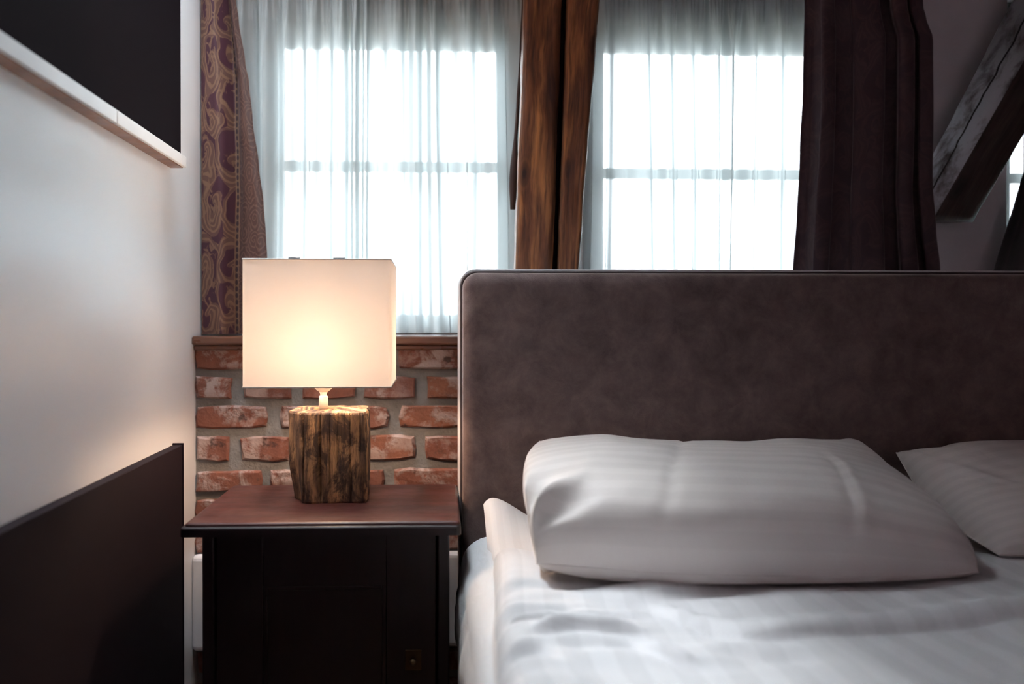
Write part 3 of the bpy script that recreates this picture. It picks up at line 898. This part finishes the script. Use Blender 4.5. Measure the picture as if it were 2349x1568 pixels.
# duvet: covers the near bed; its upper edge runs under the left pillow and then lies folded in front of it
CREASES = []
for pa, pb, hh, sg in (((1150, 1428), (1300, 1396), 0.008, 0.008), ((1220, 1455), (1475, 1440), 0.009, 0.008), ((1400, 1470), (1610, 1520), 0.007, 0.009), ((1300, 1394), (1500, 1398), 0.006, 0.010), ((1160, 1480), (1330, 1500), 0.005, 0.012), ((1620, 1480), (1900, 1500), 0.004, 0.014)):
    CREASES.append((at(*pa, z=ZB+0.01).to_2d(), at(*pb, z=ZB+0.01).to_2d(), hh, sg))
def creases(x, y):
    t_ = 0.0
    p = Vector((x, y))
    for a, b, hh, sg in CREASES:
        ab = b-a; L_2 = ab.length; t = (p-a).dot(ab)/(L_2*L_2)
        if -0.1 < t < 1.1:
            nrm = Vector((-ab.y, ab.x))/L_2
            d = (p-a).dot(nrm) - 0.008*math.sin(t*4.0)
            env = sstep(-0.1, 0.25, t)*sstep(1.1, 0.7, t)
            t_ += 1.5*hh*env*(math.exp(-(d/sg)**2) - 0.8*math.exp(-((d+1.9*sg)/sg)**2))
    return t_
def duvet(u, v):
    x0e = 0.0
    yend = 0.0
    # first the across position, then along
    y_guess = 1.0
    x = lerp(0.0, 1.0, u)
    xw = None
    ytop = None
    x_full = lerp(SX0(0.9), MX1+0.02, u**1.35)
    ytop = 1.47
    y = lerp(-0.30, ytop, v**0.75)
    x0 = SX0(y)
    x = lerp(x0, MX1+0.02, u**1.35)
    e = x-x0
    zz = ZB+0.009 + 1.3*soft(x+3, y) + 0.006*nz(x*4, y*3.5, 9)
    # slanting creases near the left edge in front of the pillow
    cr = sstep(0.62, 0.25, x)*sstep(0.80, 1.0, y)*sstep(1.30, 1.18, y)
    zz += 0.016*cr*nz(x*3.2+y*2, y*30-x*5, 2.2)
    zz += creases(x, y)
    zz -= 0.012*sstep(1.12, 1.24, y)*sstep(0.12, 0.22, x)
    zz += 0.007*sstep(0.3, 0.7, x)*nz(x*16+y*4, y*4, 12.0)*sstep(1.2, 0.9, y)
    zz -= 0.036*math.exp(-e/0.010)
    d = ytop-y                                # distance from the turned edge
    # pressed fold running across in front of the pillow: a soft roll behind a narrow crease
    q = y-edge_y(x)
    fm = sstep(xe0.x+0.01, xe0.x+0.09, x)
    zz += fm*(0.012*math.exp(-((q-0.030)/0.026)**2) - 0.008*math.exp(-(q/0.006)**2) + 0.004*sstep(-0.004, 0.05, q))
    if d < 0.014: zz -= 0.032*(1-math.sqrt(max(0, d/0.014)))
    zz -= 0.012*sstep(0.12, 0.0, d)
    return (x, y, zz)
tag(grid('duvet', duvet, 240, 300, DUVETC, None, lambda u, v: (lerp(0.06, MX1, u**1.35)+0.02*nz(v*3, u*2), v*1.6)), 'white satin-striped duvet with a pressed fold and creases in front of the pillows', 'duvet')

# pillows: seam outline as four edge curves, stuffed above and below
def crv(pts):
    pts = [Vector(p) for p in pts]
    def f(t):
        t = max(0, min(1, t))*(len(pts)-1); i = min(int(t), len(pts)-2); f_ = t-i
        p0, p1, p2, p3 = pts[max(i-1, 0)], pts[i], pts[i+1], pts[min(i+2, len(pts)-1)]
        return 0.5*((2*p1)+(p2-p0)*f_+(2*p0-5*p1+4*p2-p3)*f_*f_+(3*p1-p0-3*p2+p3)*f_**3)
    return f
def pillow(name, label, fr, bk, lf, rt, top, bot, up, wrinkle, nu=130, nv=90, zmin=None, w=0.75, h=0.5):
    F_, B_, L2, R2 = crv(fr), crv(bk), crv(lf), crv(rt)
    up = Vector(up).normalized()
    vs, uv, fs, idx = [], [], [], {}
    def base(u, v):
        p = F_(u)*(1-v)+B_(u)*v + L2(v)*(1-u)+R2(v)*u
        return p - (F_(0)*(1-u)*(1-v)+F_(1)*u*(1-v)+B_(0)*(1-u)*v+B_(1)*u*v)
    def put(i, j, side):
        rim = i in (0, nu) or j in (0, nv)
        key = (i, j, 0 if rim else side)
        if key in idx: return idx[key]
        # samples crowd toward the rim so the roll of the seam is smooth
        u = 0.5-0.5*math.cos(math.pi*i/nu); v = 0.5-0.5*math.cos(math.pi*j/nv)
        p = base(u, v)
        if not rim:
            p = p + (top if side > 0 else bot)(u, v, p, up)
            p = p + up*side*wrinkle(u, v, side)
            if zmin is not None and p.z < zmin: p.z = zmin + 0.02*(p.z-zmin)
        vs.append(p); uv.append((u*w, v*h)); idx[key] = len(vs)-1
        return idx[key]
    for side in (1, -1):
        for j in range(nv):
            for i in range(nu):
                q = (put(i, j, side), put(i+1, j, side), put(i+1, j+1, side), put(i, j+1, side))
                fs.append(q if side > 0 else q[::-1])
    o = mesh(name, vs, fs, PILLOWC, None, True, uv)
    # welt along the seam
    ring = [base(0.5-0.5*math.cos(math.pi*i/60), 0) for i in range(60)] + [base(1, 0.5-0.5*math.cos(math.pi*j/40)) for j in range(40)] \
        + [base(0.5+0.5*math.cos(math.pi*i/60), 1) for i in range(60)] + [base(0, 0.5+0.5*math.cos(math.pi*j/40)) for j in range(40)]
    tube('seam', ring, 0.0012, PILLOWC, o, 6, True)
    return tag(o, label, 'pillow')

def prof(t, e): return max(0.0, 1-abs(2*t-1)**e)
def top1(u, v, p, up):
    left = sstep(0.0, 0.16, u)
    t = 0.125*prof(u, 4.5)**0.62*(v**0.48*(1-v)**0.95)/0.408
    t *= lerp(1.0, 0.62, sstep(0.55, 1.0, u))
    lat = Vector((-0.040*math.sin(min(1, u/0.16)*math.pi)*prof(v, 2.5)**0.5, 0, 0)) if u < 0.16 else Vector((0, 0, 0))
    fwd = Vector((0, -0.020*math.sin(min(1, v/0.3)*math.pi)*prof(u, 4)**0.5, 0)) if v < 0.3 else Vector((0, 0, 0))
    return up*t + lat + fwd
def bot1(u, v, p, up):
    return -up*(0.055*prof(u, 4)**0.7*prof(v, 3)**0.6) + Vector((0, -0.018*math.sin(min(1, v/0.3)*math.pi)*prof(u, 4), 0) if v < 0.3 else (0, 0, 0))
def wr1(u, v, side):
    edge = prof(u, 8)*prof(v, 8)
    w_ = 0.0035*nz(u*5, v*6, 3.0)+0.0022*nz(u*10+2, v*16, 6.0)
    # pinch at the near left corner
    d = math.hypot(u*1.5, v*1.0)
    ang = math.atan2(v, u*1.5+1e-6)
    w_ += 2.4*math.exp(-((d-0.20)/0.12)**2)*(0.014*math.exp(-((ang-0.78)/0.10)**2) - 0.016*math.exp(-((ang-1.02)/0.12)**2) + 0.010*math.exp(-((ang-1.28)/0.09)**2) - 0.006*math.exp(-((ang-0.50)/0.14)**2))
    # soft cross fold
    w_ += -0.004*math.exp(-((u-0.36-0.03*v)/0.008)**2) - 0.005*math.exp(-((u-0.66)/0.006)**2)*sstep(0.6, 0.4, v) + 0.006*math.exp(-((u-0.685)/0.012)**2)*sstep(0.6, 0.4, v)
    # fine gathers along the front seam
    w_ += 0.003*math.exp(-(v/0.10)**2)*nz(u*26, v*4, 1.0)
    return w_*edge
P = lambda px, py, y: at(px, py, y=y)
fr1 = [P(1230, 1292, 1.245), P(1330, 1300, 1.225), P(1540, 1316, 1.20), P(1850, 1322, 1.195), P(2080, 1322, 1.205), P(2245, 1312, 1.22)]
bk1 = [P(1237, 1012, 1.60), P(1318, 1012, 1.615), P(1400, 1014, 1.62), P(1480, 1024, 1.625), P(1560, 1030, 1.63), P(1640, 1028, 1.63), P(1720, 1028, 1.63), P(1790, 1018, 1.625), P(1860, 1014, 1.62), P(1915, 1010, 1.61), P(1955, 1007, 1.60), P(1985, 1022, 1.59)]
lf1 = [fr1[0], P(1212, 1190, 1.36), P(1215, 1090, 1.49), bk1[0]]
rt1 = [fr1[-1], P(2190, 1232, 1.33), P(2075, 1125, 1.47), bk1[-1]]
pillow('pillow', 'white satin-striped pillow lying nearest the lamp, its near left corner pinched', fr1, bk1, lf1, rt1, top1, bot1, (0, -0.28, 1), wr1, zmin=ZB+0.010)

def top2(u, v, p, up):
    return up*(0.105*prof(u, 4)**0.6*prof(v, 2.8)**0.6)
def bot2(u, v, p, up): return -up*(0.035*prof(u, 4)**0.7*prof(v, 3)**0.7)
def wr2(u, v, side):
    d = math.hypot(u*1.4, 1-v)
    w_ = 0.004*nz(u*5+9, v*6, 3.0)+0.002*nz(u*12+2, v*14, 6.0)
    w_ += -0.010*math.exp(-((u*1.3-(1-v)*0.45-0.07)/0.03)**2)*math.exp(-(d/0.35)**2)
    w_ += 0.004*math.exp(-((u-0.16-0.25*(0.6-v))/0.012)**2)*sstep(0.8, 0.4, v)
    return w_*prof(u, 8)*prof(v, 8)
bl, tl_ = P(2292, 1272, 1.33), P(2056, 1038, 1.60)
fr2 = [bl, bl+Vector((0.25, -0.03, -0.005)), bl+Vector((0.5, -0.02, -0.005)), bl+Vector((0.70, 0.0, 0.0))]
bk2 = [tl_, tl_+Vector((0.06, 0.005, -0.010)), tl_+Vector((0.13, 0.012, -0.004)), tl_+Vector((0.4, 0.015, -0.004)), tl_+Vector((0.60, 0.01, -0.004)), tl_+Vector((0.76, 0.0, 0.0))]
lf2 = [bl, P(2200, 1212, 1.41), P(2120, 1140, 1.50), tl_]
rt2 = [fr2[-1], fr2[-1].lerp(bk2[-1], 0.5)+Vector((-0.01, 0, 0)), bk2[-1]]
pillow('pillow', 'dim white pillow leaning on the headboard, cut off by the picture edge', fr2, bk2, lf2, rt2, top2, bot2, (0, -0.8, 0.9), wr2, zmin=ZB+0.012)

# ------------------------------------------------------------------ nightstand
NZ = 0.65
fl, frr = at(426, 1198, z=NZ), at(1061, 1197, z=NZ)
rzn = math.atan2(frr.y-fl.y, frr.x-fl.x)*0.3
ncx, ncy = (fl.x+frr.x)/2, (fl.y+frr.y)/2
NW, ND = (frr-fl).length-0.003, 0.345
ncx -= 0.002
ns = thing('nightstand', 'dark mahogany nightstand with a panelled door under the table lamp', 'nightstand', (ncx, ncy, 0), rzn)
# local: x across, y into the room depth (0 = front edge), z up
def slab(x0, x1, y0, y1, z0, z1):
    b = bm_box((x0, y0, z0), (x1, y1, z1))
    es = [e for e in b.edges if abs(e.verts[0].co.z-e.verts[1].co.z) > 0.005]
    bmesh.ops.bevel(b, geom=es, offset=0.008, segments=3, affect='EDGES', profile=0.5)
    tops = [e for e in b.edges if e.verts[0].co.z > z1-1e-5 and e.verts[1].co.z > z1-1e-5]
    bmesh.ops.bevel(b, geom=tops, offset=0.005, segments=3, affect='EDGES', profile=0.5)
    return b
from_bm('top', slab(-NW/2, NW/2, 0, ND, NZ-0.006, NZ), MAHOG, ns)
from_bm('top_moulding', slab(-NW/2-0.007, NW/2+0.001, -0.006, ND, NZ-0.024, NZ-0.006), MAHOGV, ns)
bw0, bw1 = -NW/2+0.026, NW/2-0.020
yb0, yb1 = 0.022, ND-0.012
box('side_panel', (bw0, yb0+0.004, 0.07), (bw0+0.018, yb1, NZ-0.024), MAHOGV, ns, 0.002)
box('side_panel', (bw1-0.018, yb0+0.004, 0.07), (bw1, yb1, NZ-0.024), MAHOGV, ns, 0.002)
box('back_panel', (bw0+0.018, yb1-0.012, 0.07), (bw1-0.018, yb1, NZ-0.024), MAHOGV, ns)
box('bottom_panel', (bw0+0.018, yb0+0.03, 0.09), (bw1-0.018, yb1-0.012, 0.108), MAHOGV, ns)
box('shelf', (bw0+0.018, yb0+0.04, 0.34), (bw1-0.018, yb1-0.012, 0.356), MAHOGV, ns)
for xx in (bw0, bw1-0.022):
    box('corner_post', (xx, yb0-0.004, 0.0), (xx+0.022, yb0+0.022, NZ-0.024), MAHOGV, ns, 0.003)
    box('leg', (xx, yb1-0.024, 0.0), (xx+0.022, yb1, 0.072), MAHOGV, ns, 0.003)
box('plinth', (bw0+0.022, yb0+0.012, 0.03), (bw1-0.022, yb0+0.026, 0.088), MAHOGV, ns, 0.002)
# door with its recessed panel
dx0, dx1, dz0, dz1 = bw0+0.025, bw1-0.025, 0.092, NZ-0.0275
px0 = at(602, 1400, y=1.49).x-ncx; px1 = at(886, 1400, y=1.49).x-ncx
pz1 = at(750, 1345, y=1.49).z; pz0 = 0.20
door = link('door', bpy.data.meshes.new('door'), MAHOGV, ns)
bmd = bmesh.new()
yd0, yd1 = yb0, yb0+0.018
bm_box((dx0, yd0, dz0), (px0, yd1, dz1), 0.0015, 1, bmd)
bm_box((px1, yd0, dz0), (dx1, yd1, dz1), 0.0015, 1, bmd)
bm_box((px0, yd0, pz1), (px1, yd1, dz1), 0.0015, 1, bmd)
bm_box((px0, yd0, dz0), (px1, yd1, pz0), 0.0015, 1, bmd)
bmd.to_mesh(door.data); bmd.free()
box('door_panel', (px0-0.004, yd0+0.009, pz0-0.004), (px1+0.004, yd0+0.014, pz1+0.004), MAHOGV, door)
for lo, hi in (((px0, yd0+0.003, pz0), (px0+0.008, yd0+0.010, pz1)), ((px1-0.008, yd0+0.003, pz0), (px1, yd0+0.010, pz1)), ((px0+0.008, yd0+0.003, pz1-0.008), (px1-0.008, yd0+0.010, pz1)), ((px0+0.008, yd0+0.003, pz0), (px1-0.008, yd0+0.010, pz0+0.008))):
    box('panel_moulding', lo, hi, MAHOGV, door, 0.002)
kc = at(948, 1511, y=1.49); kx = kc.x-ncx; kz = kc.z
box('key_plate', (kx-0.015, yd0-0.0025, kz-0.020), (kx+0.015, yd0, kz+0.018), BRASS, door, 0.001)
kb = tube('knob', [(kx, yd0-0.002, kz-0.001), (kx, yd0-0.007, kz-0.001), (kx, yd0-0.011, kz-0.001), (kx, yd0-0.015, kz-0.001), (kx, yd0-0.017, kz-0.001)], lambda t: [0.003, 0.003, 0.0065, 0.006, 0.002][min(4, int(round(t*4)))], BRASS, door, 12)
for o_ in (door,):
    pass

# ------------------------------------------------------------------ table lamp
lc = at(746, 1130, z=NZ)
LX, LY = lc.x, 1.700
lamp = thing('table_lamp', 'lit table lamp with a rectangular cream shade on a weathered wooden block', 'lamp', (LX, LY, NZ), 0.0)
bw = (at(840, 1050, y=1.61).x-at(651, 1050, y=1.61).x)/2
bdp = 0.075
BH = 0.181
off = (at(651, 1050, y=1.61).x+at(840, 1050, y=1.61).x)/2 - LX
# plan outline of the block, chamfered at the near left corner
plan = [(-bw, -bdp+0.045), (-bw+0.036, -bdp), (-0.02, -bdp-0.002), (bw-0.006, -bdp+0.001), (bw, -bdp+0.012), (bw-0.004, bdp-0.01), (bw-0.016, bdp), (-bw+0.02, bdp), (-bw+0.002, bdp-0.012)]
NP = 260
plen = [0.0]
for i in range(len(plan)):
    a, b = Vector(plan[i]), Vector(plan[(i+1) % len(plan)])
    plen.append(plen[-1]+(b-a).length)
def outline(s):
    s = s % plen[-1]
    for i in range(len(plan)):
        if s <= plen[i+1]:
            t = (s-plen[i])/(plen[i+1]-plen[i])
            a, b = Vector(plan[i]), Vector(plan[(i+1) % len(plan)])
            return a.lerp(b, t), Vector(((b-a).y, -(b-a).x)).normalized()
    return Vector(plan[0]), Vector((0, -1))
rn = random.Random(4)
splits = [(0.055, 0.0022, 0.012, 0.18), (0.092, 0.0028, 0.010, 0.18), (0.112, 0.0016, 0.006, 0.16), (0.128, 0.0014, 0.004, 0.1), (0.152, 0.0013, 0.006, 0.18), (0.172, 0.0018, 0.008, 0.10), (0.186, 0.0012, 0.005, 0.17)]
def block_pt(k, j, nj):
    s = plen[-1]*k/NP; zz = BH*j/nj
    acc = Vector((0, 0)); an = Vector((0, 0))
    for d in (-0.006, -0.003, 0, 0.003, 0.006):
        p_, n_ = outline(s+d); acc += p_; an += n_
    p_ = acc/5; an.normalize()
    sw = s + 0.003*nz(zz*16, s*6, 2)
    dpt = 0.0035*nz(sw*48, zz*5, 3)+0.0010*nz(sw*190, zz*9, 5)+0.0025*nz(s*20, zz*14, 9)
    for c_, w_, d_, ln in splits:
        dist = abs(sw-c_)
        if dist < w_*3 and zz > BH-ln-0.01: dpt -= d_*math.exp(-(dist/w_)**2)*sstep(BH-ln-0.01, BH-ln+0.03, zz)
    if j == nj: dpt -= 0.0025
    if j == 0: dpt -= 0.002
    # the near-left corner is cut back towards the foot
    if p_.x < -bw+0.03: dpt -= 0.010*(1-sstep(0.0, 0.08, zz))*sstep(0.0, 0.03, p_.y+bdp)*sstep(bdp, 0.0, p_.y)
    q = p_+an*dpt
    return (q.x+off, q.y, zz)
NJ = 46
vs = [block_pt(k_, j, NJ) for j in range(NJ+1) for k_ in range(NP)]
uvs = [(plen[-1]*k_/NP, BH*j/NJ) for j in range(NJ+1) for k_ in range(NP)]
fs = []
for j in range(NJ):
    for k_ in range(NP):
        a, b = j*NP+k_, j*NP+(k_+1) % NP
        fs.append((a, b, b+NP, a+NP))
cz = len(vs)
vs += [(v_[0]*0.85+off*0.15, v_[1]*0.85, BH+0.0015*nz(v_[0]*60, v_[1]*60)) for v_ in vs[NJ*NP:NJ*NP+NP]]; uvs += [(uvs[k_][0], BH+0.01) for k_ in range(NP)]
for k_ in range(NP):
    a, b = NJ*NP+k_, NJ*NP+(k_+1) % NP
    fs.append((a, b, cz+(k_+1) % NP, cz+k_))
vs.append((off, 0, BH+0.001)); uvs.append((0.1, BH+0.06))
for k_ in range(NP): fs.append((cz+k_, cz+(k_+1) % NP, len(vs)-1))
fs.append(tuple(range(NP-1, -1, -1)))
mesh('wooden_block', vs, fs, OAK, lamp, False, uvs)
zsb = at(726, 888, y=1.565).z - NZ     # bottom of the shade
zst = at(726, 594, y=1.565).z - NZ
lathe('stem', [(0.0095, 0), (0.0095, 0.026), (0.0088, 0.0275), (0.006, 0.029), (0.0075, 0.034), (0.0085, 0.036)], (0, 0, BH), CERAM, lamp)
sz = zsb-BH
lathe('socket', [(0.0085, 0.036), (0.014, 0.040), (0.019, 0.045), (0.0215, 0.050), (0.0215, 0.064), (0.018, 0.066), (0.014, 0.068), (0.014, 0.09)], (0, 0, BH), CERAM, lamp)
bz = BH+0.125
lathe('bulb', [(0.008, -0.036), (0.012, -0.030), (0.020, -0.018), (0.027, -0.006), (0.0295, 0.004), (0.028, 0.014), (0.022, 0.024), (0.013, 0.030), (0.004, 0.0325)], (0, 0, bz), BULB, lamp)
# rectangular fabric shade, open above and below
sx0_, sx1_ = at(555, 740, y=1.565).x-LX, at(897, 740, y=1.565).x-LX
sy0_, sy1_ = 1.565-LY, 1.800-LY
def shade_wall():
    bmS = bmesh.new()
    r = 0.006
    pts = []
    for cx_, cy_, a0 in ((sx1_-r, sy0_+r, -90), (sx1_-r, sy1_-r, 0), (sx0_+r, sy1_-r, 90), (sx0_+r, sy0_+r, 180)):
        for i in range(5):
            a = math.radians(a0+90*i/4)
            pts.append((cx_+r*math.cos(a), cy_+r*math.sin(a)))
    lo = [bmS.verts.new((x, y, zsb)) for x, y in pts]; hi = [bmS.verts.new((x, y, zst)) for x, y in pts]
    N_ = len(pts)
    for i in range(N_): bmS.faces.new((lo[i], lo[(i+1) % N_], hi[(i+1) % N_], hi[i]))
    return bmS, pts
bmS, spts = shade_wall()
sh = from_bm('lamp_shade', bmS, SHADE, lamp)
for zz in (zsb, zst):
    rim = tube('rim', [(x, y, zz) for x, y in spts], 0.0016, CERAM, sh, 6, True)
# wire carrier: ring round the socket and arms to the shade's top edge
ring = [(0.022*math.cos(i*math.pi/8), 0.022*math.sin(i*math.pi/8), BH+0.062) for i in range(16)]
tube('carrier_ring', ring, 0.0012, STEEL, sh, 6, True)
cxs = (sx0_+sx1_)/2
for sx_ in (-1, 1):
    xw = cxs+sx_*0.043
    tube('carrier_wire', [(0.02*sx_, 0, BH+0.062), (xw*0.7, sy0_*0.4, lerp(BH+0.07, zst, 0.6)), (xw, sy0_+0.010, zst-0.002), (xw, sy0_+0.003, zst+0.0025)], 0.0013, STEEL, sh, 6)
    box('carrier_clip', (xw-0.011, sy0_-0.001, zst-0.001), (xw+0.011, sy0_+0.004, zst+0.003), STEEL, sh)
